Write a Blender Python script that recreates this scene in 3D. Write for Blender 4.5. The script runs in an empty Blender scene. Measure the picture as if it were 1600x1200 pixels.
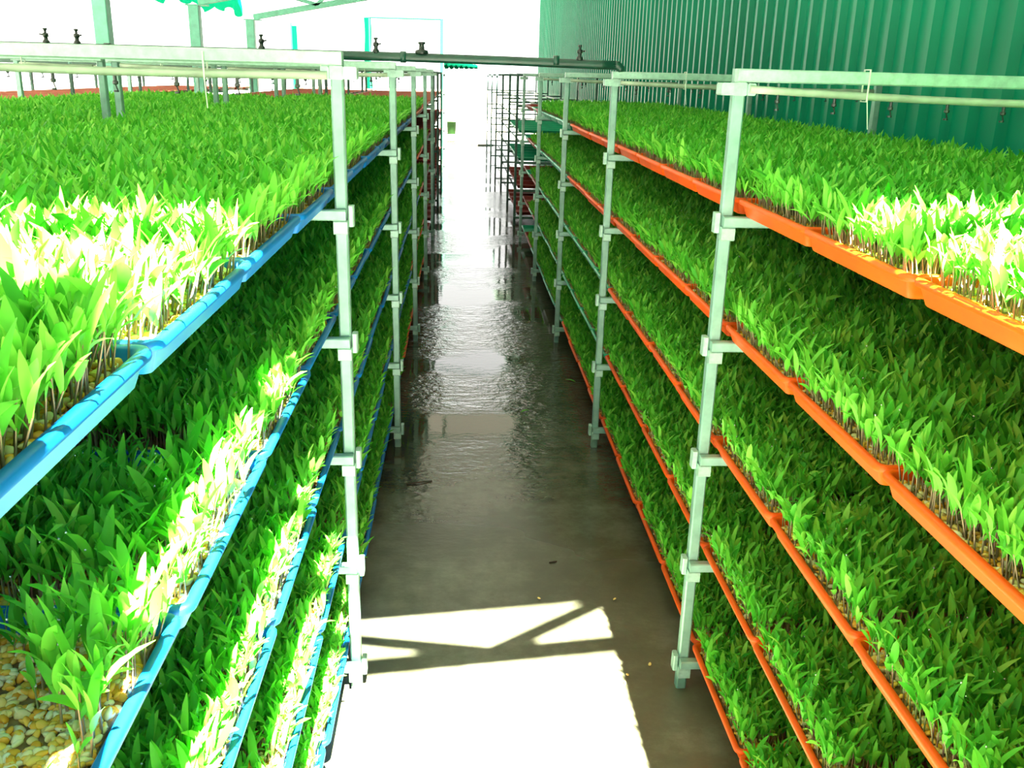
import bpy, math, random
import numpy as np
from mathutils import Matrix, Vector

SC = bpy.context.scene
COL = SC.collection
rng = np.random.default_rng(7)
random.seed(7)

# ================================================================== camera
F_PX, YAW, PIT, ROL, CAM_H = 1442.33, 0.061939, 0.321801, 0.026716, 1.7214
cy, sy, cp, sp = math.cos(YAW), math.sin(YAW), math.cos(PIT), math.sin(PIT)
fw = Vector((sy * cp, cy * cp, -sp))
rt = Vector((cy, -sy, 0))
up = rt.cross(fw)
r2 = math.cos(ROL) * rt + math.sin(ROL) * up
u2 = -math.sin(ROL) * rt + math.cos(ROL) * up
cam = bpy.data.objects.new('camera', bpy.data.cameras.new('camera'))
COL.objects.link(cam)
m = Matrix((r2, u2, -fw)).transposed().to_4x4()
m.translation = Vector((0, 0, CAM_H))
cam.matrix_world = m
cam.data.sensor_width = 36
cam.data.lens = F_PX / 1600 * 36
cam.data.clip_start = 0.02
cam.data.clip_end = 300
SC.camera = cam

# ================================================================== light
SUN_STRENGTH, SKY_STRENGTH, ROOF_THROUGH = 230.0, 1.3, 0.029
w = bpy.data.worlds.new('sky')
SC.world = w
w.use_nodes = True
w.node_tree.nodes['Background'].inputs['Color'].default_value = (1.0, 1.0, 0.97, 1)
# hazy sky, brightest low over the open far end of the house
wn = w.node_tree.nodes; wl = w.node_tree.links
wtc = wn.new('ShaderNodeTexCoord'); wsx = wn.new('ShaderNodeSeparateXYZ'); wl.new(wtc.outputs['Generated'], wsx.inputs[0])
wmr = wn.new('ShaderNodeMapRange')
wmr.inputs['From Min'].default_value = 0.55; wmr.inputs['From Max'].default_value = 1.0
wmr.inputs['To Min'].default_value = SKY_STRENGTH; wmr.inputs['To Max'].default_value = SKY_STRENGTH * 2.3
wl.new(wsx.outputs['Y'], wmr.inputs['Value'])
wl.new(wmr.outputs[0], wn['Background'].inputs['Strength'])
sun = bpy.data.objects.new('sun', bpy.data.lights.new('sun', 'SUN'))
COL.objects.link(sun)
sun.data.energy = SUN_STRENGTH
sun.data.angle = math.radians(0.55)
sun.data.color = (1.0, 0.95, 0.82)
SUN_DIR = Vector((-0.13, 0.74, -1.0)).normalized()
sun.rotation_euler = SUN_DIR.to_track_quat('-Z', 'Y').to_euler()
sun.location = (0, -3, 8)
vs = SC.view_settings
vs.view_transform = 'Standard'
vs.look = 'None'
vs.gamma = 1
vs.use_curve_mapping = False
vs.exposure = 0.0
try:
    SC.cycles.max_bounces = 8
    SC.cycles.diffuse_bounces = 4
    SC.cycles.sample_clamp_indirect = 6
except Exception:
    pass

# ================================================================== materials
def new_mat(name):
    mt = bpy.data.materials.new(name)
    mt.use_nodes = True
    nt = mt.node_tree
    return mt, nt, nt.nodes['Principled BSDF'], nt.nodes['Material Output']

def ramp(nt, fac, stops):
    r = nt.nodes.new('ShaderNodeValToRGB')
    el = r.color_ramp.elements
    while len(el) < len(stops):
        el.new(0.5)
    for e, (p, c) in zip(el, stops):
        e.position = p
        e.color = (*c, 1)
    nt.links.new(fac, r.inputs['Fac'])
    return r.outputs['Color']

def noise(nt, scale, detail=3, rough=0.6, coord='Object', stretch=None):
    tc = nt.nodes.new('ShaderNodeTexCoord')
    n = nt.nodes.new('ShaderNodeTexNoise')
    n.inputs['Scale'].default_value = scale
    n.inputs['Detail'].default_value = detail
    n.inputs['Roughness'].default_value = rough
    src = tc.outputs[coord]
    if stretch:
        mp = nt.nodes.new('ShaderNodeMapping')
        mp.inputs['Scale'].default_value = stretch
        nt.links.new(src, mp.inputs['Vector'])
        src = mp.outputs['Vector']
    nt.links.new(src, n.inputs['Vector'])
    return n.outputs['Fac']

def bump(nt, b, height, strength, dist=0.01):
    bp = nt.nodes.new('ShaderNodeBump')
    bp.inputs['Strength'].default_value = strength
    bp.inputs['Distance'].default_value = dist
    nt.links.new(height, bp.inputs['Height'])
    nt.links.new(bp.outputs['Normal'], b.inputs['Normal'])
    return bp

def simple(name, c, rough=0.5, metal=0.0, var=0.18, scale=14, spec=0.5, bmp=0.0):
    mt, nt, b, o = new_mat(name)
    f = noise(nt, scale)
    lo = tuple(x * (1 - var) for x in c)
    hi = tuple(min(1, x * (1 + var)) for x in c)
    nt.links.new(ramp(nt, f, [(0.3, lo), (0.7, hi)]), b.inputs['Base Color'])
    b.inputs['Roughness'].default_value = rough
    b.inputs['Metallic'].default_value = metal
    b.inputs['Specular IOR Level'].default_value = spec
    if bmp:
        bump(nt, b, noise(nt, scale * 8), bmp, 0.002)
    return mt

def leaf_mat(name, stops, trans=0.38, rough=0.45):
    mt, nt, b, o = new_mat(name)
    g = nt.nodes.new('ShaderNodeNewGeometry')
    colr = ramp(nt, g.outputs['Random Per Island'], stops)
    nt.links.new(colr, b.inputs['Base Color'])
    b.inputs['Roughness'].default_value = rough
    b.inputs['Specular IOR Level'].default_value = 0.22
    t = nt.nodes.new('ShaderNodeBsdfTranslucent')
    nt.links.new(colr, t.inputs['Color'])
    mx = nt.nodes.new('ShaderNodeMixShader')
    mx.inputs['Fac'].default_value = trans
    nt.links.new(b.outputs['BSDF'], mx.inputs[1])
    nt.links.new(t.outputs['BSDF'], mx.inputs[2])
    nt.links.new(mx.outputs['Shader'], o.inputs['Surface'])
    return mt

M = {}
M['leaf'] = leaf_mat('corn_leaf', [(0.0, (0.05, 0.35, 0.022)), (0.35, (0.095, 0.47, 0.034)), (0.75, (0.155, 0.57, 0.048)), (1.0, (0.28, 0.66, 0.08))])
M['stem'] = leaf_mat('corn_stem', [(0.0, (0.28, 0.36, 0.12)), (0.5, (0.36, 0.30, 0.16)), (1.0, (0.36, 0.14, 0.13))], 0.15)
M['kernel'] = leaf_mat('corn_kernel', [(0.0, (0.78, 0.36, 0.03)), (0.4, (0.85, 0.52, 0.08)), (0.7, (0.80, 0.66, 0.28)), (1.0, (0.85, 0.78, 0.5))], 0.1, 0.25)
M['bed'] = simple('seed_mat', (0.22, 0.13, 0.03), 0.7, scale=60, var=0.5)
M['orange'] = simple('orange_plastic', (0.70, 0.078, 0.002), 0.45, var=0.12, scale=6, spec=0.25)
M['blue'] = simple('blue_plastic', (0.002, 0.13, 0.42), 0.45, var=0.12, scale=6, spec=0.3)
M['green'] = simple('green_plastic', (0.01, 0.30, 0.15), 0.35, var=0.15, scale=6)
M['red'] = simple('red_plastic', (0.20, 0.022, 0.014), 0.5, var=0.15, scale=6)
M['steel'] = simple('galvanised_steel', (0.21, 0.38, 0.31), 0.45, 0.3, var=0.16, scale=22)
M['steel2'] = simple('zinc_clamp', (0.33, 0.52, 0.43), 0.42, 0.3, var=0.2, scale=40)
M['dullsteel'] = simple('dark_teal_steel', (0.04, 0.10, 0.075), 0.6, 0.1, var=0.25, scale=18)  # darker teal steel for the far racks
M['greensteel'] = simple('green_painted_steel', (0.10, 0.36, 0.25), 0.45, 0.1, var=0.15)
M['pvc'] = simple('grey_pvc', (0.36, 0.44, 0.33), 0.4, var=0.35, scale=9)
M['blackpipe'] = simple('dark_green_pipe', (0.006, 0.05, 0.032), 0.4, var=0.3, scale=10)
M['black'] = simple('black_plastic', (0.008, 0.02, 0.015), 0.4)
M['tie'] = simple('white_nylon', (0.75, 0.8, 0.7), 0.4)
M['wood'] = simple('grey_wood', (0.22, 0.19, 0.14), 0.7)
M['twig'] = simple('dark_twig', (0.05, 0.04, 0.025), 0.8)
M['bucket'] = simple('shade_darkened_plastic', (0.004, 0.018, 0.002), 0.8, spec=0.1)  # shade put into the colour: green darkened because the bucket stands in sun
M['rust'] = simple('rust_orange_plastic', (0.24, 0.05, 0.018), 0.55, var=0.3, scale=4)
M['pole'] = simple('dark_green_pole', (0.006, 0.09, 0.05), 0.6, spec=0.2)
M['brown'] = simple('brown_plastic', (0.18, 0.12, 0.04), 0.5)

def corrugated_wall_mat():
    mt, nt, b, o = new_mat('green_sheet_metal')
    f = noise(nt, 1.2, 4, 0.6, stretch=(1, 1, 0.25))
    nt.links.new(ramp(nt, f, [(0.3, (0.0, 0.15, 0.075)), (0.7, (0.0, 0.215, 0.11))]), b.inputs['Base Color'])
    b.inputs['Roughness'].default_value = 0.34
    b.inputs['Specular IOR Level'].default_value = 0.1
    return mt
M['wall'] = corrugated_wall_mat()

def translucent_mat(name, colr, through, refl):
    mt = bpy.data.materials.new(name)
    mt.use_nodes = True
    nt = mt.node_tree
    nt.nodes.remove(nt.nodes['Principled BSDF'])
    o = nt.nodes['Material Output']
    f = noise(nt, 0.8, 2)
    d = nt.nodes.new('ShaderNodeBsdfDiffuse')
    nt.links.new(ramp(nt, f, [(0.3, tuple(c * refl * 0.9 for c in colr)), (0.7, tuple(c * refl for c in colr))]), d.inputs['Color'])
    t = nt.nodes.new('ShaderNodeBsdfTranslucent')
    t.inputs['Color'].default_value = (*[min(1, c * through) for c in colr], 1)
    a = nt.nodes.new('ShaderNodeAddShader')
    nt.links.new(d.outputs[0], a.inputs[0])
    nt.links.new(t.outputs[0], a.inputs[1])
    nt.links.new(a.outputs[0], o.inputs['Surface'])
    return mt
M['roof'] = translucent_mat('milky_roof_sheet', (1.0, 0.98, 0.86), ROOF_THROUGH, 0.5)
M['net'] = translucent_mat('green_shade_net', (0.004, 0.30, 0.16), 0.6, 0.3)
M['curtain'] = translucent_mat('net_darkened_for_sun', (0.001, 0.05, 0.026), 0.8, 0.6)  # copy of the net green, darkened to offset sun on the far strips
M['roofgreen'] = simple('roof_sheet', (0.05, 0.20, 0.12), 0.4)

def floor_mat():
    mt, nt, b, o = new_mat('wet_concrete')
    n1 = noise(nt, 1.3, 6, 0.65)
    n2 = noise(nt, 9, 8, 0.75)
    ad = nt.nodes.new('ShaderNodeMath'); ad.operation = 'MULTIPLY_ADD'
    nt.links.new(n2, ad.inputs[0]); ad.inputs[1].default_value = 0.55; nt.links.new(n1, ad.inputs[2])
    colr = ramp(nt, ad.outputs[0], [(0.50, (0.054, 0.058, 0.030)), (0.74, (0.094, 0.098, 0.056)), (0.96, (0.20, 0.215, 0.15))])
    # wetness: grows away from the entrance, broken up by shallow puddles
    tc = nt.nodes.new('ShaderNodeTexCoord')
    sx = nt.nodes.new('ShaderNodeSeparateXYZ'); nt.links.new(tc.outputs['Object'], sx.inputs[0])
    mr = nt.nodes.new('ShaderNodeMapRange')
    mr.inputs['From Min'].default_value = 2.6; mr.inputs['From Max'].default_value = 5.0
    nt.links.new(sx.outputs['Y'], mr.inputs['Value'])
    n3 = noise(nt, 1.1, 3, 0.5, stretch=(1.0, 1.6, 1))
    a2 = nt.nodes.new('ShaderNodeMath'); a2.operation = 'MULTIPLY_ADD'
    nt.links.new(mr.outputs[0], a2.inputs[0]); a2.inputs[1].default_value = 0.62
    s2 = nt.nodes.new('ShaderNodeMath'); s2.operation = 'MULTIPLY'
    nt.links.new(n3, s2.inputs[0]); s2.inputs[1].default_value = 0.7
    nt.links.new(s2.outputs[0], a2.inputs[2])
    wet = nt.nodes.new('ShaderNodeMapRange')
    wet.inputs['From Min'].default_value = 0.30; wet.inputs['From Max'].default_value = 0.85
    wet.inputs['To Min'].default_value = 0.42; wet.inputs['To Max'].default_value = 0.03
    nt.links.new(a2.outputs[0], wet.inputs['Value'])
    nt.links.new(wet.outputs[0], b.inputs['Roughness'])
    dk = nt.nodes.new('ShaderNodeMapRange')
    dk.inputs['From Min'].default_value = 0.42; dk.inputs['From Max'].default_value = 0.05
    dk.inputs['To Min'].default_value = 0.0; dk.inputs['To Max'].default_value = 0.65
    nt.links.new(wet.outputs[0], dk.inputs['Value'])
    mxc = nt.nodes.new('ShaderNodeMixRGB')
    nt.links.new(dk.outputs[0], mxc.inputs['Fac']); nt.links.new(colr, mxc.inputs['Color1']); mxc.inputs['Color2'].default_value = (.012, .013, .008, 1)
    nt.links.new(mxc.outputs[0], b.inputs['Base Color'])
    b.inputs['Specular IOR Level'].default_value = 0.6
    # brushed, rippled film of water between smooth puddles
    fine = noise(nt, 22, 3, 0.6, stretch=(0.7, 1.2, 1))
    wide = noise(nt, 4, 3, 0.55, stretch=(0.6, 1.3, 1))
    pud = nt.nodes.new('ShaderNodeMapRange')
    pud.inputs['From Min'].default_value = 0.47; pud.inputs['From Max'].default_value = 0.56
    pn = noise(nt, 0.95, 2, 0.5, stretch=(0.8, 0.9, 1))
    nt.links.new(pn, pud.inputs['Value'])
    hmix = nt.nodes.new('ShaderNodeMath'); hmix.operation = 'MULTIPLY_ADD'
    nt.links.new(wide, hmix.inputs[0]); hmix.inputs[1].default_value = 1.3; nt.links.new(fine, hmix.inputs[2])
    bp = bump(nt, b, hmix.outputs[0], 0.35, 0.02)
    bs = nt.nodes.new('ShaderNodeMapRange')
    bs.inputs['From Min'].default_value = 2.8; bs.inputs['From Max'].default_value = 5.0
    bs.inputs['To Min'].default_value = 0.08; bs.inputs['To Max'].default_value = 0.32
    nt.links.new(sx.outputs['Y'], bs.inputs['Value'])
    bq = nt.nodes.new('ShaderNodeMath'); bq.operation = 'MULTIPLY'
    inv = nt.nodes.new('ShaderNodeMapRange')
    inv.inputs['To Min'].default_value = 1.0; inv.inputs['To Max'].default_value = 0.06
    nt.links.new(pud.outputs[0], inv.inputs['Value'])
    nt.links.new(bs.outputs[0], bq.inputs[0]); nt.links.new(inv.outputs[0], bq.inputs[1])
    nt.links.new(bq.outputs[0], bp.inputs['Strength'])
    return mt
M['floor'] = floor_mat()
M['ground'] = simple('pale_yard', (0.26, 0.25, 0.22), 0.8)

# ================================================================== mesh helpers
def link(ob, parent=None):
    COL.objects.link(ob)
    if parent is not None:
        ob.parent = parent
    return ob

def mesh_np(name, V, Fq, mats, mi=None, smooth=True):
    """V (n,3) float, Fq (m,4) int quads"""
    me = bpy.data.meshes.new(name)
    V = np.asarray(V, dtype=np.float32).reshape(-1, 3)
    Fq = np.asarray(Fq, dtype=np.int32).reshape(-1, 4)
    me.vertices.add(len(V)); me.vertices.foreach_set('co', V.ravel())
    me.loops.add(Fq.size); me.loops.foreach_set('vertex_index', Fq.ravel())
    me.polygons.add(len(Fq))
    me.polygons.foreach_set('loop_start', np.arange(0, Fq.size, 4, dtype=np.int32))
    for mt in mats:
        me.materials.append(mt)
    if mi is not None:
        me.polygons.foreach_set('material_index', np.asarray(mi, dtype=np.int32))
    me.polygons.foreach_set('use_smooth', np.full(len(Fq), smooth, dtype=bool))
    me.update(calc_edges=True)
    me.validate()
    return me

class MB:
    def __init__(self):
        self.v, self.f = [], []
    def quadring(self, rings, cap=True):
        o = len(self.v); n = len(rings[0])
        for r in rings:
            self.v += [tuple(p) for p in r]
        for i in range(len(rings) - 1):
            for j in range(n):
                k = (j + 1) % n
                self.f.append((o + i * n + j, o + i * n + k, o + (i + 1) * n + k, o + (i + 1) * n + j))
        if cap:
            self.f.append(tuple(o + j for j in reversed(range(n))))
            self.f.append(tuple(o + (len(rings) - 1) * n + j for j in range(n)))
    def bar(self, p0, p1, sx, sz, ch=0.003, upv=(0, 0, 1)):
        """rectangular tube with chamfered edges from p0 to p1"""
        a, b = Vector(p0), Vector(p1)
        d = (b - a).normalized()
        u = Vector(upv)
        if abs(d.dot(u)) > 0.95:
            u = Vector((0, 1, 0))
        s = d.cross(u).normalized(); u = s.cross(d).normalized()
        hx, hz = sx / 2, sz / 2
        c = min(ch, hx * .5, hz * .5)
        prof = [(hx - c, -hz), (hx, -hz + c), (hx, hz - c), (hx - c, hz), (-hx + c, hz), (-hx, hz - c), (-hx, -hz + c), (-hx + c, -hz)]
        self.quadring([[p + s * x + u * z for x, z in prof] for p in (a, b)])
        return self
    def box(self, x0, x1, y0, y1, z0, z1, ch=0.003):
        dims = (x1 - x0, y1 - y0, z1 - z0)
        xm, ym, zm = (x0 + x1) / 2, (y0 + y1) / 2, (z0 + z1) / 2
        k = dims.index(max(dims))
        if k == 0: return self.bar((x0, ym, zm), (x1, ym, zm), dims[1], dims[2], ch)
        if k == 1: return self.bar((xm, y0, zm), (xm, y1, zm), dims[0], dims[2], ch)
        return self.bar((xm, ym, z0), (xm, ym, z1), dims[0], dims[1], ch)
    def tube(self, pts, r, n=10, cap=True):
        pts = [Vector(p) for p in pts]
        rs = r if isinstance(r, (list, tuple)) else [r] * len(pts)
        rings = []
        prev = None
        for i, p in enumerate(pts):
            d = (pts[min(i + 1, len(pts) - 1)] - pts[max(i - 1, 0)]).normalized()
            if prev is None:
                s = d.cross(Vector((0, 0, 1)))
                if s.length < 0.1: s = d.cross(Vector((0, 1, 0)))
            else:
                s = prev - d * prev.dot(d)
            s.normalize(); prev = s
            u = s.cross(d)
            rings.append([p + (s * math.cos(t) + u * math.sin(t)) * rs[i] for t in [2 * math.pi * k / n for k in range(n)]])
        self.quadring(rings, cap)
        return self
    def lathe(self, prof, n=20, c=(0, 0, 0)):
        self.quadring([[(c[0] + r * math.cos(2 * math.pi * k / n), c[1] + r * math.sin(2 * math.pi * k / n), c[2] + z) for k in range(n)] for r, z in prof])
        return self
    def mesh(self, name, mat, smooth=False):
        me = bpy.data.meshes.new(name)
        me.from_pydata(self.v, [], self.f)
        me.materials.append(mat)
        if smooth:
            for p in me.polygons: p.use_smooth = len(p.vertices) == 4
        me.update()
        return me
    def build(self, name, mat, parent=None, smooth=False, loc=None):
        ob = link(bpy.data.objects.new(name, self.mesh(name, mat, smooth)), parent)
        if loc is not None: ob.location = loc
        return ob

def tag(o, label, cat, group=None, kind=None):
    o['label'] = label; o['category'] = cat
    if group: o['group'] = group
    if kind: o['kind'] = kind
    return o

def struct(o):
    o['kind'] = 'structure'
    return o

def empty(name, loc=(0, 0, 0), rz=0.0):
    o = bpy.data.objects.new(name, None)
    o.empty_display_size = 0.1
    o.location = loc; o.rotation_euler = (0, 0, rz)
    return link(o)

# ================================================================== setting
XR, XL = 0.672, -0.288            # aisle posts of the wall-side and open-side racks
ROWS = [0.43, 2.31, 4.19, 6.07, 8.05, 10.1]
PW = 0.030
LEVELS = [1.390, 1.067, 0.745, 0.418, 0.096]   # centres of the shelf beams, top first
SHELF = ['top shelf', 'second shelf', 'third shelf', 'fourth shelf', 'bottom shelf']
ORD = ['first', 'second', 'third', 'fourth', 'fifth', 'sixth', 'seventh', 'eighth', 'ninth', 'tenth', 'eleventh', 'twelfth', 'thirteenth', 'fourteenth', 'fifteenth', 'sixteenth', 'seventeenth', 'eighteenth']

fb = MB(); fb.v = [(-7.5, -1.2, 0), (2.3, -1.2, 0), (2.3, 26.5, 0), (-7.5, 26.5, 0)]; fb.f = [(0, 1, 2, 3)]
struct(fb.build('floor', M['floor']))
gb = MB(); gb.v = [(-60, -40, -0.03), (60, -40, -0.03), (60, 120, -0.03), (-60, 120, -0.03)]; gb.f = [(0, 1, 2, 3)]
struct(gb.build('ground', M['ground']))

def wall_right():
    pitch, dep, y0, y1 = 0.205, 0.032, -1.2, 24.6
    V, Fq = [], []
    y = y0; prof = []
    while y < y1:
        prof += [(0, y), (0, y + .085), (-dep, y + .110), (-dep, y + .150), (0, y + .175)]
        y += pitch
    for x, yy in prof:
        V += [(2.0 + x, yy, 0), (2.0 + x, yy, 4.15)]
    for i in range(len(prof) - 1):
        Fq.append((2 * i, 2 * i + 1, 2 * i + 3, 2 * i + 2))
    o = link(bpy.data.objects.new('wall_right', mesh_np('wall_right', V, Fq, [M['wall']], smooth=False)))
    md = o.modifiers.new('thickness', 'SOLIDIFY'); md.thickness = 0.004; md.offset = -1
    struct(o)
wall_right()

ZB = lambda x: 2.43 + 0.19 * (x + 3.05)     # bottom chord
ZT = lambda x: ZB(x) + 0.43                 # roof sheet
def roof(name, x0, x1, z, mat, ya, yb):
    V, Fq = [], []
    ys = np.arange(ya, yb, 0.07)
    for i, y in enumerate(ys):
        dz = 0.018 * (1 if (i // 2) % 2 else -1)
        V += [(x0, y, z(x0) + dz), (x1, y, z(x1) + dz)]
    for i in range(len(ys) - 1):
        Fq.append((2 * i, 2 * i + 1, 2 * i + 3, 2 * i + 2))
    struct(link(bpy.data.objects.new(name, mesh_np(name, V, Fq, [mat], smooth=False))))
roof('ceiling', -3.4, 0.95, ZT, M['roof'], 0.17, 15.0)
roof('ceiling_right', 0.95, 2.1, ZT, M['roofgreen'], 0.17, 24.6)
roof('ceiling_left', -7.6, -3.4, lambda x: ZT(-3.4) - 0.19 * (x + 3.4), M['roof'], 2.0, 15.0)
# unseen sheet added to keep the sun off the near open-side trays
roof('added_sun_blocker', -3.4, -0.06, ZT, M['roofgreen'], -1.95, -0.42)
# purlins
for x in (-2.6, -1.4, -0.2, 0.95):
    p = MB().bar((x, 0.17, ZT(x) - 0.035), (x, 24.6 if x > .5 else 15.0, ZT(x) - 0.035), 0.04, 0.05)
    struct(p.build('trim_purlin', M['greensteel']))

TRUSS_Y = [0.17, 2.9, 5.7, 8.64, 11.6, 14.6]
ORDT = dict(zip(TRUSS_Y, ['over the sunlit strip of floor'] + [f'{ORD[i]} back from the sunlit strip' for i in range(1, 6)]))
for y in TRUSS_Y:
    t = empty('roof_truss', (-3.05, y, 2.43))
    tag(t, 'steel lattice roof truss with zigzag webs, ' + ORDT[y], 'roof truss', 'lattice roof trusses')
    L = lambda x, z: (x + 3.05, 0, z - 2.43)
    MB().bar(L(-3.0, ZB(-3.0)), L(1.98, ZB(1.98)), 0.045, 0.08).build('bottom_chord', M['greensteel'], t)
    MB().bar(L(-3.0, ZT(-3.0) - .047), L(1.98, ZT(1.98) - .047), 0.045, 0.05).build('top_chord', M['greensteel'], t)
    xs = [-2.88, -2.08, -1.58, -.78, -.28, .52, 1.02, 1.82]
    for i in range(len(xs) - 1):
        a, b = xs[i], xs[i + 1]
        za, zb = (ZB(a) + .02, ZT(b) - .06) if i % 2 else (ZT(a) - .06, ZB(b) + .02)
        MB().bar(L(a, za), L(b, zb), 0.045, 0.05).build('web', M['greensteel'], t)
    c = empty('steel_column', (-3.05, y, 0))
    tag(c, 'green steel column carrying the roof truss ' + ORDT[y], 'column', 'green columns beside the racks')
    MB().box(-.06, .06, -.06, .06, 0.012, 2.40, .006).build('shaft', M['greensteel'], c)
    MB().box(-.11, .11, -.11, .11, 0, .012).build('base_plate', M['greensteel'], c)
    MB().box(-.09, .16, -.05, .05, 2.395, 2.41).build('cap_plate', M['greensteel'], c)

# shade net valance hanging from the eave between the columns
def valance():
    ys = np.linspace(9.6, 15.2, 70); V = []; Fq = []
    for i, y in enumerate(ys):
        zb = 2.41 + .0014 * i + 0.035 * math.sin(i * .55) + 0.03 * math.sin(i * .23 + 1)
        for k, tt in enumerate((0, .33, .66, 1)):
            z = (ZT(-3.3) - .03) * (1 - tt) + zb * tt
            V.append((-3.30 + 0.02 * math.sin(i * .9 + k), y, z))
    for i in range(len(ys) - 1):
        for k in range(3):
            a = i * 4 + k
            Fq.append((a, a + 1, a + 5, a + 4))
    o = link(bpy.data.objects.new('shade_net', mesh_np('shade_net', V, Fq, [M['net']])))
    tag(o, 'turquoise shade net hanging in a wavy strip from the roof edge', 'shade net')
valance()

# frame with net at the far end
def net_gate():
    Y = 20.3
    t = empty('net_gate', (-1.85, Y, 0)); k = Y / 20
    tag(t, 'tall thin green frame with a hanging net strip at the far end', 'frame')
    MB().tube([(0, 0, 0), (0, 0, 2.79)], .02, 8).build('pole', M['pole'], t)
    MB().tube([(1.47, 0, 0), (1.47, 0, 2.79)], .028, 8).build('pole', M['pole'], t)
    MB().tube([(-.02, 0, 2.79), (1.5, 0, 2.79)], .024, 8).build('crossbar', M['pole'], t)
    V, Fq = [], []
    for i in range(22):
        z = 2.78 - i * .09
        for j in range(6):
            x = -.11 + j * .028 + .012 * math.sin(i * .5)
            V.append((x, .03 * math.sin(j * 2.1 + i * .1), z))
    for i in range(21):
        for j in range(5):
            a = i * 6 + j
            Fq.append((a, a + 1, a + 7, a + 6))
    link(bpy.data.objects.new('net_strip', mesh_np('net_strip', V, Fq, [M['curtain']])), t)
    # crumpled net bunched on a short arm
    MB().tube([(1.47, 0, 1.99), (2.22, 0, 1.88)], .01, 6).build('side_arm', M['greensteel'], t)
    V, Fq = [], []
    for i in range(26):
        u = i / 25
        for j in range(10):
            a = 2 * math.pi * j / 10
            r = (.085 * (1 - u) + .03) * (1 + .35 * math.sin(i * 1.7 + j * 2.3))
            V.append((1.52 + u * .70, r * .7 * math.cos(a), 1.965 - .085 * u + r * math.sin(a)))
    for i in range(25):
        for j in range(10):
            k2 = (j + 1) % 10
            Fq.append((i * 10 + j, i * 10 + k2, i * 10 + 10 + k2, i * 10 + 10 + j))
    link(bpy.data.objects.new('bunched_net', mesh_np('bunched_net', V, Fq, [M['curtain']])), t)
net_gate()

def side_net():
    V, Fq = [], []
    for i in range(14):
        for j in range(4):
            V.append((-3.98 + j * .04, 23.6 + .03 * math.sin(j * 2 + i), 2.72 - i * .19))
    for i in range(13):
        for j in range(3):
            a = i * 4 + j
            Fq.append((a, a + 1, a + 5, a + 4))
    t = empty('net_curtain', (-3.99, 23.6, 0))
    tag(t, 'narrow turquoise net curtain tied to a thin pole beyond the racks', 'net curtain')
    MB().tube([(0, 0, -.03), (0, 0, 2.78)], .02, 8).build('pole', M['pole'], t)
    link(bpy.data.objects.new('curtain', mesh_np('curtain', np.array(V) - np.array([-3.99, 23.6, 0]), Fq, [M['curtain']])), t)
side_net()

# ================================================================== racks
def make_rack(label, xa, xb, rows, levels, name='tray_rack', mat='steel', top=1.752, group='steel tray racks', clamps=True, back_clamps=False, rails=3):
    """xa: aisle post line, xb: back post line (either may be the smaller)"""
    d = 1 if xb > xa else -1
    t = empty(name, (xa, rows[0], 0))
    tag(t, label, 'rack', group)
    ms = M[mat]; mc = M['steel2'] if mat == 'steel' else ms
    h = PW / 2
    post_me = MB().box(-h, h, -h, h, 0, top, .004).mesh('post', ms)
    Wd = abs(xb - xa)
    # beam bolts on the near face of the posts
    beam_me = MB().bar((-.014 * d, -h - .013, 0), ((Wd + .014) * d, -h - .013, 0), .026, .026).mesh('cross_beam', ms)
    topb_me = MB().bar((-.016 * d, -h - .015, 0), ((Wd + .016) * d, -h - .015, 0), .030, .030).mesh('top_beam', mc)
    # clamp: sleeve below the beam, back block on the aisle side
    c = MB(); c.box(-.017, .017, -h - .022, -h + .002, -.047, -.0135); c.box(-.031 * d if d > 0 else .017, -.017 if d > 0 else .031, -.020, .012, -.030, .020)
    clamp_me = c.mesh('clamp', mc)
    c = MB(); c.box(-.048, -.016, -h - .012, h + .004, -.046, -.0175); c.box(.016, .036, -h - .012, h + .004, -.046, -.0175); c.box(-.0165, .0165, -h - .004, h + .004, -.047, -.016)
    if d < 0:
        c.v = [(-x, y, z) for x, y, z in c.v]; c.f = [tuple(reversed(q)) for q in c.f]
    tclamp_me = c.mesh('top_clamp', mc)
    for y in rows:
        yy = y - rows[0]
        for s, x in ((0, 0), (1, xb - xa)):
            p = link(bpy.data.objects.new('post', post_me), t); p.location = (x, yy, 0)
            if clamps and (s == 0 or back_clamps):
                for z in levels:
                    q = link(bpy.data.objects.new('clamp', clamp_me), p); q.location = (0, 0, z)
                q = link(bpy.data.objects.new('top_clamp', tclamp_me), p); q.location = (0, 0, top - .015)
        for z in levels:
            q = link(bpy.data.objects.new('cross_beam', beam_me), t); q.location = (0, yy, z)
        q = link(bpy.data.objects.new('top_beam', topb_me), t); q.location = (0, yy, top - .015)
    if rails:
        Ln = rows[-1] - rows[0]
        rail_me = MB().bar((0, -.04, 0), (0, Ln + .02, 0), .026, .024).mesh('shelf_rail', ms)
        for z in levels:
            for fx in np.linspace(.28, Wd - .28, rails):
                q = link(bpy.data.objects.new('shelf_rail', rail_me), t); q.location = (fx * d, 0, z)
    return t

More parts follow.
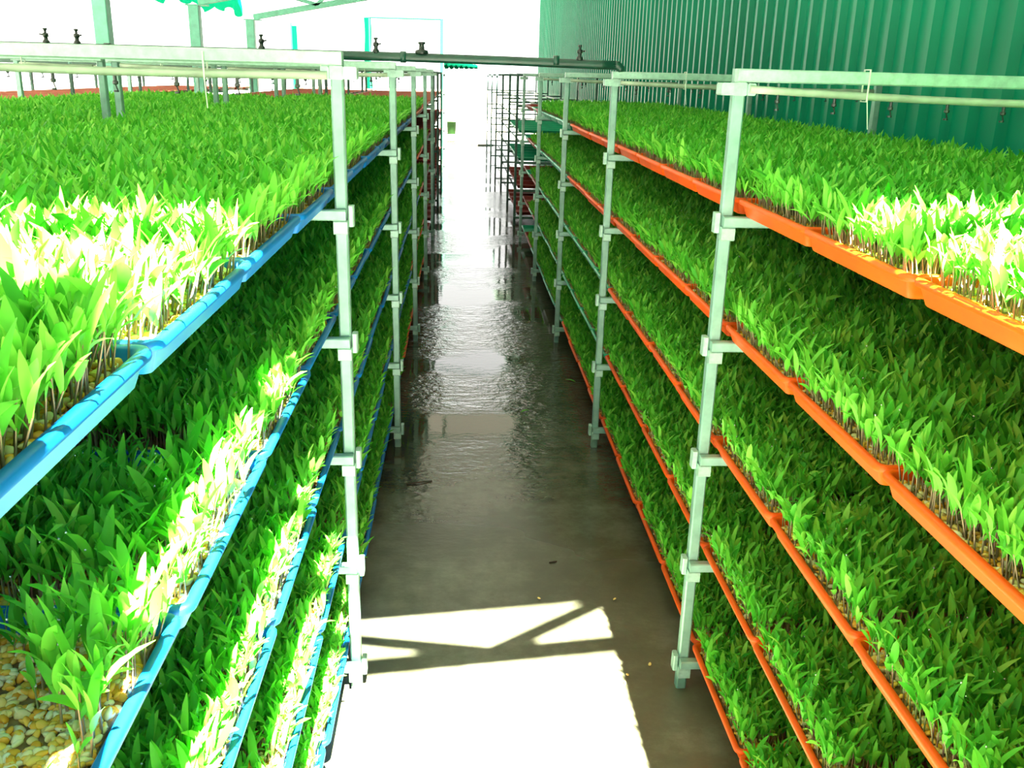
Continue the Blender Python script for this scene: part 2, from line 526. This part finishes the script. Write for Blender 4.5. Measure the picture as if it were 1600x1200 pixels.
XRB, XLB = 1.845, -1.445
make_rack('long galvanised tray rack planted on five shelves along the green wall', XR, XRB, ROWS, LEVELS)
make_rack('long galvanised tray rack with blue trays across the aisle from the green wall', XL, XLB, ROWS, LEVELS, top=1.765)
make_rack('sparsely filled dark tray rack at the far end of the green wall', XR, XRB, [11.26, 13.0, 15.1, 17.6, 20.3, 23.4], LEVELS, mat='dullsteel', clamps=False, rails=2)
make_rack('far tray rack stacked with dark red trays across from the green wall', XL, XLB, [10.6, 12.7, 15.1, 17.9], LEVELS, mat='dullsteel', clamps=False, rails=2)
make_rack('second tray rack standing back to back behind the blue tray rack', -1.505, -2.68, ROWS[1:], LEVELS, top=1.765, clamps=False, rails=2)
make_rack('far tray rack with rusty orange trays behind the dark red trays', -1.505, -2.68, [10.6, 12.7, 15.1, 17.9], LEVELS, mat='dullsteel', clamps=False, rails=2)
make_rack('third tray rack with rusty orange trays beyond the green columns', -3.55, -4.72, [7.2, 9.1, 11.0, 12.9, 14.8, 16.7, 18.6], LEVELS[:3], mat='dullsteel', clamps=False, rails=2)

# ================================================================== trays and seedlings
TL, TW, TH = 1.10, 0.466, 0.042
def tray_mesh(colour):
    def ring(inset, z, n=4):
        x0, x1, y0, y1 = inset, TL - inset, -TW / 2 + inset, TW / 2 - inset
        r = .022 - min(inset, .012)
        pts = []
        for cx_, cy_, a0 in ((x1 - r, y1 - r, 0), (x0 + r, y1 - r, 90), (x0 + r, y0 + r, 180), (x1 - r, y0 + r, 270)):
            for k in range(n + 1):
                a = math.radians(a0 + 90 * k / n)
                pts.append((cx_ + r * math.cos(a), cy_ + r * math.sin(a), z))
        return pts
    mb = MB()
    prof = [(.020, 0), (.018, .002), (.009, TH - .013), (.001, TH - .012), (0, TH - .010), (0, TH - .003), (.003, TH), (.011, TH), (.014, TH - .003), (.022, .006)]
    mb.quadring([ring(i, z) for i, z in prof], cap=True)
    return mb.mesh('tray_body', M[colour], smooth=True)
TRAY = {c: tray_mesh(c) for c in ('orange', 'blue', 'green', 'red', 'rust')}
bm_ = MB(); bm_.v = []
BED = MB().box(.024, TL - .024, -TW / 2 + .024, TW / 2 - .024, .006, .026).mesh('seed_bed', M['bed'])

NSEG = 5
def seedlings(xy, hs, size, r, out=None):
    """arrays of shoots: three stem rings and three leaves each -> verts (N,K,3), face pattern, material pattern"""
    N = len(xy)
    base = np.c_[xy, np.full(N, .024)]
    lean_az = r.uniform(0, 2 * np.pi, N)
    lean = r.normal(0, .10, N)
    if out is not None:
        lean_az = np.where(out[:, 2] > 0, np.arctan2(out[:, 1], out[:, 0]) + r.normal(0, .5, N), lean_az)
        lean = np.where(out[:, 2] > 0, np.abs(r.normal(.16, .12, N)), lean)
    sd = np.c_[np.cos(lean_az) * np.sin(lean), np.sin(lean_az) * np.sin(lean), np.cos(lean)]
    V = []
    rad0 = .0022 * size
    for k, tt in enumerate((0, .5, 1.0)):
        c = base + sd * (hs * tt)[:, None]
        for a in (0, 2.09, 4.19):
            rr = rad0 * (1.0 - .25 * tt)
            V.append(c + np.c_[np.cos(a) * rr, np.sin(a) * rr, 0 * rr])
    F, MI = [], []
    for k in range(2):
        for j in range(3):
            j2 = (j + 1) % 3
            F.append((k * 3 + j, k * 3 + j2, k * 3 + 3 + j2, k * 3 + 3 + j)); MI.append(1)
    az0 = r.uniform(0, 2 * np.pi, N)
    top = base + sd * hs[:, None]
    for li in range(3):
        o = 9 + li * (NSEG + 1) * 3
        az = az0 + li * np.pi + r.normal(0, .45, N)
        if li == 0:
            ln = r.uniform(.050, .075, N) * size; wd = r.uniform(.012, .018, N) * size; st = .72
            e0 = r.uniform(1.0, 1.35, N); e1 = e0 - r.uniform(.4, 1.1, N)
        elif li == 1:
            ln = r.uniform(.065, .105, N) * size; wd = r.uniform(.012, .019, N) * size; st = .9
            e0 = r.uniform(1.15, 1.5, N); e1 = e0 - r.uniform(.15, .95, N)
        else:
            ln = r.uniform(.030, .080, N) * size; wd = r.uniform(.006, .013, N) * size; st = .95
            e0 = r.uniform(1.3, 1.57, N); e1 = e0 - r.uniform(.0, .5, N)
        p = base + sd * (hs * st)[:, None]
        tw = r.normal(0, .35, N)
        pos = p.copy()
        for s in range(NSEG + 1):
            t = s / NSEG
            el = e0 + (e1 - e0) * t ** 1.4
            fwd = np.c_[np.cos(az) * np.cos(el), np.sin(az) * np.cos(el), np.sin(el)]
            if s: pos = pos + fwd * (ln / NSEG)[:, None]
            side = np.c_[-np.sin(az), np.cos(az), np.zeros(N)]
            nrm = np.cross(side, fwd)
            a = tw * t
            sdv = side * np.cos(a)[:, None] + nrm * np.sin(a)[:, None]
            wprof = [.24, .74, 1.0, .98, .74, .10][s]
            ww = (wd * .5 * wprof)[:, None]
            V.append(pos + sdv * ww + nrm * ww * -.28)
            V.append(pos)
            V.append(pos - sdv * ww + nrm * ww * -.28)
        for s in range(NSEG):
            for j in range(2):
                a = o + s * 3 + j
                F.append((a, a + 1, a + 4, a + 3)); MI.append(0)
    V = np.stack(V, axis=1)
    return V, np.array(F), np.array(MI)

def to_mesh(name, V, F, MI, off=None):
    N, K, _ = V.shape
    FF = (F[None] + (np.arange(N) * K)[:, None, None]).reshape(-1, 4)
    v = V.reshape(-1, 3)
    if off is not None: v = v - off
    return mesh_np(name, v, FF, [M['leaf'], M['stem']], np.tile(MI, N))

def shoots_xy(r, step=.0135):
    xs = np.arange(.026, TL - .026, step); ys = np.arange(-TW / 2 + .027, TW / 2 - .026, step)
    g = np.stack(np.meshgrid(xs, ys), -1).reshape(-1, 2)
    return g + r.uniform(-step * .5, step * .5, g.shape)

def outward(xy):
    out = np.zeros((len(xy), 3))
    dx0 = xy[:, 0]; dy0 = xy[:, 1] + TW / 2; dy1 = TW / 2 - xy[:, 1]
    out[dx0 < .06] = (-1, 0, 1)
    return out

def kernels_mesh(xy, r, z=.026, s=1.0):
    # a maize kernel: flattened rounded wedge from stacked rings
    n = 8
    prof = [(.15, -.50), (.62, -.36), (1.0, 0.0), (.95, .25), (.55, .45), (.15, .50)]
    base = []
    for rr, q in prof:
        for k in range(n):
            a = 2 * np.pi * k / n
            base.append((q * .0135, .0052 * rr * np.cos(a), .0031 * rr * np.sin(a)))
    base = np.array(base)
    F = []
    for i in range(len(prof) - 1):
        for k in range(n):
            k2 = (k + 1) % n
            F.append((i * n + k, i * n + k2, i * n + n + k2, i * n + n + k))
    F = np.array(F); N = len(xy)
    az = r.uniform(0, 2 * np.pi, N); ti = r.normal(0, .35, N); ro = r.normal(0, .6, N)
    sc = r.uniform(.85, 1.15, N) * s
    c, s_ = np.cos, np.sin
    V = np.repeat(base[None], N, 0) * sc[:, None, None]
    y = V[..., 1] * c(ro)[:, None] - V[..., 2] * s_(ro)[:, None]; z_ = V[..., 1] * s_(ro)[:, None] + V[..., 2] * c(ro)[:, None]
    x = V[..., 0] * c(ti)[:, None] - z_ * s_(ti)[:, None]; z2 = V[..., 0] * s_(ti)[:, None] + z_ * c(ti)[:, None]
    X = x * c(az)[:, None] - y * s_(az)[:, None] + xy[:, :1]; Y = x * s_(az)[:, None] + y * c(az)[:, None] + xy[:, 1:2]
    Z = z2 + z + r.uniform(0, .005, N)[:, None]
    V = np.stack([X, Y, Z], -1)
    FF = (F[None] + (np.arange(N) * base.shape[0])[:, None, None]).reshape(-1, 4)
    return mesh_np('corn_kernels', V.reshape(-1, 3), FF, [M['kernel']])

def edge_kernels(r, n=260):
    a = np.c_[r.uniform(.024, .07, n), r.uniform(-TW / 2 + .028, TW / 2 - .028, n)]
    b = np.c_[r.uniform(.03, .45, n), r.choice([-1, 1], n) * (TW / 2 - r.uniform(.026, .045, n))]
    return np.r_[a, b]

def variant(seed, hmul=1.0):
    r = np.random.default_rng(seed)
    xy = shoots_xy(r)
    patch = .8 + .4 * np.sin(xy[:, 0] * 9 + seed) * np.sin(xy[:, 1] * 11 + seed * 2)
    hs = r.uniform(.032, .060, len(xy)) * hmul * (.85 + .3 * patch * .5)
    size = r.uniform(.56, .88, len(xy)) * (.9 + .1 * hmul)
    return xy, hs, size, outward(xy), r

FULL, KERN, DROPS, DRV = [], [], [], []
for sd_ in range(6):
    xy, hs, size, out, r = variant(11 + sd_, 1.0)
    V, F, MI = seedlings(xy, hs, size, r, out)
    FULL.append(to_mesh('seedlings', V, F, MI)); DRV.append((V, r))
    KERN.append(kernels_mesh(edge_kernels(r), r))

M['drop'] = simple('water_drop', (0.75, 0.9, 0.8), 0.08, 0.6, spec=1.0)
def drops_mesh(V, r, n=320):
    # beads of water caught on leaf blades and tips
    N, K, _ = V.shape
    idx = r.integers(0, N, n); vi = r.integers(9 + 18 + 6, K, n)
    c = V[idx, vi] + np.array([0, 0, .0012])
    rad = r.uniform(.0008, .0019, n)
    nr, ns = 5, 6
    base = []; F = []
    for i in range(nr):
        a = np.pi * (.02 + .96 * i / (nr - 1))
        for k in range(ns):
            b_ = 2 * np.pi * k / ns
            base.append((np.sin(a) * np.cos(b_), np.sin(a) * np.sin(b_), -np.cos(a)))
    for i in range(nr - 1):
        for k in range(ns):
            k2 = (k + 1) % ns
            F.append((i * ns + k, i * ns + k2, i * ns + ns + k2, i * ns + ns + k))
    base = np.array(base); F = np.array(F)
    v = c[:, None] + base[None] * rad[:, None, None]
    FF = (F[None] + (np.arange(n) * len(base))[:, None, None]).reshape(-1, 4)
    return mesh_np('water_drops', v.reshape(-1, 3), FF, [M['drop']])
def near_variant(seed, keep=None, hmul=1.0, solo=60):
    """the largest shoots in the photo, along the aisle edge, come out one by one; the rest stay one mass"""
    xy, hs, size, out, r = variant(seed, hmul)
    if keep is not None:
        k, hm = keep(xy, r)
        xy, hs, size, out = xy[k], (hs * hm)[k], (size * (.45 + .55 * hm))[k], out[k]
    V, F, MI = seedlings(xy, hs, size, r, out)
    order = np.argsort(xy[:, 0] + r.uniform(0, .05, len(xy)))
    single = order[:solo]; rest = order[solo:]
    return to_mesh('seedlings', V[rest], F, MI), drops_mesh(V[rest], r, 350), [(to_mesh('corn_seedling', V[i:i + 1], F, MI, np.array([xy[i, 0], xy[i, 1], .024])), xy[i]) for i in single], r

def keep_bare(xy, r):
    x, y = xy[:, 0], xy[:, 1]
    edge = x < .105 * np.clip((.015 - y) / .12, 0, 1) + .012
    far = np.clip((x - .12) * 2 + (-y * 2.0), 0, 1)  # shoots thicken towards the rim shared with the next tray
    pr = np.where(edge, .85, .05 + .45 * (np.abs(y + .2) < .045) + .10 * (x > .5))
    return r.uniform(size=len(xy)) < pr, np.where(edge, 1.05, .55)
def keep_patchy(xy, r):
    x, y = xy[:, 0], xy[:, 1]
    t = np.clip((y + .235) / .25, 0, 1)                     # y is flipped on the open side: adjusted by caller
    hole = np.exp(-((x - .17) / .06) ** 2 - ((t - .45) / .3) ** 2)
    pr = np.where(x < .10, .8, .30 + .7 * t) * (1 - .85 * hole)
    return r.uniform(size=len(xy)) < pr, np.where(x < .10, 1.0, .55 + .45 * t)

DROPS = [drops_mesh(V, r) for V, r in DRV]
tray_n = 0
def place_tray(xe, y, zb, side, colour, label, group, grown=True, near=None, name='seedling_tray', wet=False):
    """side +1: tray runs towards +x from its aisle edge xe; -1: towards -x"""
    global tray_n
    tray_n += 1
    t = empty(name, (xe, y, zb), 0 if side > 0 else math.pi)
    jit = random.uniform(-.004, .004)
    t.location.x += jit
    t.rotation_euler.z += random.uniform(-.004, .004)
    tag(t, label, 'tray', group)
    link(bpy.data.objects.new('tray_body', TRAY[colour]), t)
    if not grown:
        return t
    link(bpy.data.objects.new('seed_bed', BED), t)
    k = random.randrange(len(FULL))
    if near is None:
        s = link(bpy.data.objects.new('seedlings', FULL[k]), t); s['kind'] = 'stuff'
        q = link(bpy.data.objects.new('corn_kernels', KERN[(k + 2) % len(KERN)]), t); q['kind'] = 'stuff'
        if wet:
            q = link(bpy.data.objects.new('water_drops', DROPS[k]), t); q['kind'] = 'stuff'
    else:
        keep, hm, solo, nk = near
        me, dm, singles, r = near_variant(100 + tray_n, keep, hm, solo)
        s = link(bpy.data.objects.new('seedlings', me), t); s['kind'] = 'stuff'
        if wet:
            q = link(bpy.data.objects.new('water_drops', dm), t); q['kind'] = 'stuff'
        for sm, p in singles:
            q = link(bpy.data.objects.new('corn_seedling', sm), t); q.location = (p[0], p[1], .024)
        kxy = edge_kernels(r)
        if nk:
            kxy = np.r_[kxy, np.c_[r.uniform(.026, TL * .75, nk), r.uniform(-TW / 2 + .028, TW / 2 - .028, nk)]]
        q = link(bpy.data.objects.new('corn_kernels', kernels_mesh(kxy, r)), t); q['kind'] = 'stuff'
    return t

ROWW = ['zeroth', 'first', 'second', 'third', 'fourth', 'fifth']
def where(y):
    """place of a tray along the rack, told from the aisle posts"""
    if y < ROWS[1]:
        n = int(round((ROWS[1] - y + .235) / .47))
        return f'{ORD[n - 1]} tray before the first post'
    i = max(k for k in range(1, 6) if ROWS[k] <= y + .1)
    n = 1 + sum(1 for yy in PLACES if ROWS[i] - .1 <= yy < y - .01)
    return f'{ORD[n - 1]} tray past the {ROWW[i]} post'

R_OFF, L_OFF = 0.0, 0.055
PLACES = [ROWS[1] + .235 + k * .47 for k in range(-4, 17)]
def colour_right(s, y):
    edge = [6.03, 5.9, 4.3, 4.3, 5.9][s]
    if y < edge: return 'orange'
    if y < 8.2: return 'green'
    return 'green' if (int(y * 2) + s) % 3 == 0 else 'red'
def colour_left(s, y):
    edge = [6.8, 6.8, 6.3, 6.3, 5.1][s]
    if y < edge: return 'blue'
    if s in (2,) and y < 7.4: return 'blue'
    return 'orange' if y < 8.2 else ('rust' if s == 0 else 'red')
BOT = .013
for s, z in enumerate(LEVELS):
    for y in PLACES:
        for side in (1, -1):
            yy = y + (R_OFF if side > 0 else L_OFF)
            col = colour_right(s, y) if side > 0 else colour_left(s, y)
            grown = y < (8.2 if s == 0 else 9.4)
            rack = 'green-wall rack' if side > 0 else 'open-side rack'
            near = None
            if y < 2.3 and s < 2 and y > .6:
                near = (None, 1.05, 60, 0)
            if side < 0 and s == 1 and y < 1.1: near = (keep_bare, 1.1, 50, 7000)
            elif side < 0 and s == 1 and y < 1.6: near = (keep_patchy, 1.1, 60, 1500)
            what = f'{col} tray of corn shoots' if grown else f'bare {"rusty" if col == "rust" else col} tray'
            if near and near[0] is keep_bare: what = 'blue tray of kernels, few shoots'
            place_tray(XR + .024 if side > 0 else XL - .024, yy, z + BOT, side, col,
                       f'{what}, {rack}, {SHELF[s]}, {where(y)}', f'{"rusty" if col == "rust" else col} trays on the {rack}', grown, near,
                       'seedling_tray' if grown else 'bare_tray', s > 0 and y < 4.3)
# second rack behind the blue trays: its top shelf shows
for i, y in enumerate([ROWS[1] + .29 + k * .47 for k in range(0, 17)]):
    g = y < 8.1
    place_tray(-1.53, y, LEVELS[0] + BOT, -1, 'blue' if g else 'rust',
               (f'{ORD[i]} blue tray of corn shoots along the back-to-back rack top' if g else f'{ORD[i - 12]} bare rusty tray along the back-to-back rack top'),
               'trays on the back-to-back rack', g, None, 'seedling_tray' if g else 'bare_tray')
# far bare trays
for y0, n in ((11.0, 14),):
    for s, z in enumerate(LEVELS):
        for k in range(n):
            col = 'rust' if s == 0 else 'red'
            place_tray(XL - .024, y0 + k * .47, z + BOT, -1, col, f'bare {"rusty orange" if s == 0 else "dark red"} tray, far rack beyond the blue trays, {SHELF[s]}, {ORD[k]} going back', 'far bare trays across from the wall', False, None, 'bare_tray')
for k in range(14):
    place_tray(-1.53, 11.0 + k * .47, LEVELS[0] + BOT, -1, 'rust', f'bare rusty orange tray atop the far rack behind the dark red trays, {ORD[k]} going back', 'far bare orange trays', False, None, 'bare_tray')
for k in range(16):
    place_tray(-3.575, 8.0 + k * .62, LEVELS[0] + BOT, -1, 'rust', f'bare rusty orange tray atop the rack beyond the green columns, {ORD[k]} going back', 'orange trays beyond the columns', False, None, 'bare_tray')
for s in range(1, 5):
    for k in range(5):
        col = 'green' if s in (1, 2) else 'red'
        place_tray(XR + .024, 11.6 + k * .47, LEVELS[s] + BOT, 1, col, f'bare {col} tray, far end rack of green wall, {SHELF[s]}, {ORD[k]} going back', 'far bare trays by the green wall', False, None, 'bare_tray')

# ================================================================== water pipes
def sprinkler_pipe(label, x0, x1, y, z0, z1, nz, ties, mat, group, sag=.008):
    t = empty('sprinkler_pipe', ((x0 + x1) / 2, y, (z0 + z1) / 2))
    tag(t, label, 'pipe', group)
    xm, zm = (x0 + x1) / 2, (z0 + z1) / 2
    n = 24
    r = np.random.default_rng(int(y * 100) + int(abs(x0) * 10))
    ph = r.uniform(0, 6)
    P = lambda u: ((x0 + (x1 - x0) * u) - xm, .004 * math.sin(5 * u + ph), z0 + (z1 - z0) * u - zm - sag * abs(math.sin(u * math.pi * max(1, ties))))
    MB().tube([P(i / n) for i in range(n + 1)], .0095, 10).build('pipe', mat, t, True)
    for k in range(nz):
        p = P((k + .5) / nz)
        nb = MB()
        nb.lathe([(.004, 0), (.004, -.012), (.0065, -.013), (.0065, -.019), (.003, -.021)], 8)
        nb.bar((0, 0, -.021), (.004, 0, -.034), .003, .003, .001)
        nb.lathe([(.006, -.033), (.006, -.037)], 8)
        nb.build('nozzle', M['black'], t, loc=(p[0], p[1], p[2] - .008))
    for k in range(ties):
        p = P((k + .0) / max(1, ties) if ties > 1 else .5) if k else P(.25)
        hgt = 1.757 - (p[2] + zm)
        a = MB()
        yy = -p[1]
        ring = [(0, yy - .017, -.012), (0, yy - .017, hgt), (0, yy + .017, hgt), (0, yy + .017, -.012), (0, yy - .017, -.012)]
        for q0, q1 in zip(ring[:-1], ring[1:]):
            a.bar(q0, q1, .004, .002, .0005)
        a.bar((0, yy - .018, -.004), (.006, yy - .03, -.075), .0025, .0015, .0004)
        a.build('cable_tie', M['tie'], t, loc=p)
    return t

beam_y = lambda r: r - PW / 2 - .015
for i, nm in ((1, 'first'), (2, 'second'), (3, 'third'), (4, 'fourth')):
    y = beam_y(ROWS[i])
    sprinkler_pipe(f'grey sprinkler pipe under the {nm} top beam of the green-wall rack', XR + .02, XRB - .03, y, 1.706, 1.690 if i == 1 else 1.698, 8, 1, M['pvc'], 'sprinkler pipes on the racks')
    sprinkler_pipe(f'grey sprinkler pipe under the {nm} top beam of the open-side rack', XL - .02, XLB + .03, y, 1.712, 1.722, 8, 1, M['pvc'], 'sprinkler pipes on the racks')
    sprinkler_pipe(f'grey sprinkler pipe under the {nm} top beam of the back-to-back rack', -1.53, -2.65, y, 1.715, 1.72, 8, 1, M['pvc'], 'sprinkler pipes on the racks')

def supply_pipe():
    Y = beam_y(ROWS[2]); z = 1.7865
    t = empty('supply_pipe', (0, Y, z))
    tag(t, 'dark green water pipe lying across the aisle on both rack tops', 'pipe')
    R = .019
    MB().tube([(-2.66, 0, 0), (-1.5, 0, .000), (-.3, 0, 0), (.2, 0, -.004), (.60, 0, -.010), (.664, 0, -.010)], R, 14).build('pipe', M['blackpipe'], t, True)
    MB().tube([(.655, 0, -.010), (.676, 0, -.011), (.688, 0, -.022), (.690, 0, -.036)], R, 12).build('elbow', M['blackpipe'], t, True)
    for x, kind in ((-1.706, 0), (-1.581, 0), (-.829, 0), (-.354, 0), (-.162, 1), (.51, 0)):
        v = MB()
        zb = R - .003 - (.006 if x > 0 else 0)
        if kind:
            v.lathe([(.026, zb - .004), (.028, zb + .004), (.026, zb + .012), (.012, zb + .016), (.010, zb + .036), (.015, zb + .038), (.015, zb + .046)], 14)
        else:
            v.lathe([(.016, zb - .004), (.013, zb + .008), (.008, zb + .014), (.008, zb + .024), (.012, zb + .026), (.011, zb + .038), (.005, zb + .040), (.005, zb + .050), (.009, zb + .052), (.008, zb + .058)], 12)
            v.bar((0, 0, zb + .031), (.022 * (1 if x > -1.6 else -1), -.006, zb + .034), .006, .006, .001)
        v.build('valve', M['black'], t, True, (x, 0, 0))
    for x in (-1.46, -.24, .409):
        MB().lathe([(R + .004, -.012), (R + .004, .012)], 14).build('coupling', M['blackpipe'], t, True, (x, 0, 0)).rotation_euler = (0, math.pi / 2, 0)
supply_pipe()

# ================================================================== small things
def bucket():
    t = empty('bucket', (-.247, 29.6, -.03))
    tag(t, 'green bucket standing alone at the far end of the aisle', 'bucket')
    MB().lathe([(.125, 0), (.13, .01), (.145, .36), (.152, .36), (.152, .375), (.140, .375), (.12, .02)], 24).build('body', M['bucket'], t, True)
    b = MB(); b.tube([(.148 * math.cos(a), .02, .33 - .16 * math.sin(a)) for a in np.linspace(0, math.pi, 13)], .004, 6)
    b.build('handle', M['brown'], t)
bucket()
o = MB().box(-.28, .28, -.07, .07, 0, .03).build('plank', M['wood'], None, loc=(.60, 24.6, 0)); o.rotation_euler = (0, 0, .25)
tag(o, 'short grey plank lying by the foot of the far empty rack', 'plank')

def floor_leaf(x, y, rz, ln, label):
    V, F, MI = seedlings(np.array([[0., 0.]]), np.array([.002]), np.array([1.0]), np.random.default_rng(int(x * 100 + 500)))
    v = V[0, 9:9 + 18] - V[0, 10]
    tt = np.repeat(np.arange(6) / 5, 3)[:, None]
    wv = np.tile([1, 0, -1], 6) * np.repeat([.15, .7, 1, .95, .6, .05], 3) * .007
    v = np.c_[tt[:, 0] * ln, wv, .004 + .006 * np.sin(tt[:, 0] * 3) + np.abs(wv) * .3]
    Fq = [(s * 3 + j, s * 3 + j + 1, s * 3 + j + 4, s * 3 + j + 3) for s in range(5) for j in range(2)]
    o = link(bpy.data.objects.new('fallen_leaf', mesh_np('fallen_leaf', v, Fq, [M['leaf']])))
    o.location = (x, y, 0); o.rotation_euler = (0, 0, rz)
    md = o.modifiers.new('thickness', 'SOLIDIFY'); md.thickness = .0008
    tag(o, label, 'leaf', 'fallen leaves')
floor_leaf(.70, 5.19, 2.5, .07, 'pale fallen leaf on the floor between second and third wall-side posts')
floor_leaf(.34, 4.66, .6, .06, 'fallen leaf lying alone on wet floor in mid aisle')
def floor_twig(pts, label):
    c = Vector(pts[0])
    o = MB().tube([Vector(p) - Vector((c.x, c.y, 0)) for p in pts], .0028, 6).build('twig', M['twig'], None, loc=(c.x, c.y, 0))
    tag(o, label, 'twig', 'twigs on the floor')
floor_twig([(-.223, 3.743, .003), (-.17, 3.752, .006), (-.111, 3.777, .003)], 'long thin dark twig on the floor past the first open-side post')
floor_twig([(.346, 3.044, .003), (.375, 3.054, .003)], 'short dark twig in the middle of the dry floor')
for (x, y), lb in (((.60, 2.409), 'loose yellow kernel on the floor, closest to the first wall-side post'), ((.521, 2.356), 'loose kernel on the floor, middle one of three beside the sunlit patch'), ((.508, 2.322), 'loose kernel on the floor, just at the corner of the sunlit patch'), ((.55, 2.785), 'loose pale kernel on shaded floor beyond the sunlit zigzag'), ((.287, 2.792), 'tiny pale kernel at the far edge of the sunlit zigzag')):
    o = link(bpy.data.objects.new('corn_kernel', kernels_mesh(np.array([[0., 0.]]), np.random.default_rng(int(x * 999)), .003, 1.0)))
    o.location = (x, y, 0)
    tag(o, lb, 'kernel', 'kernels on the floor')
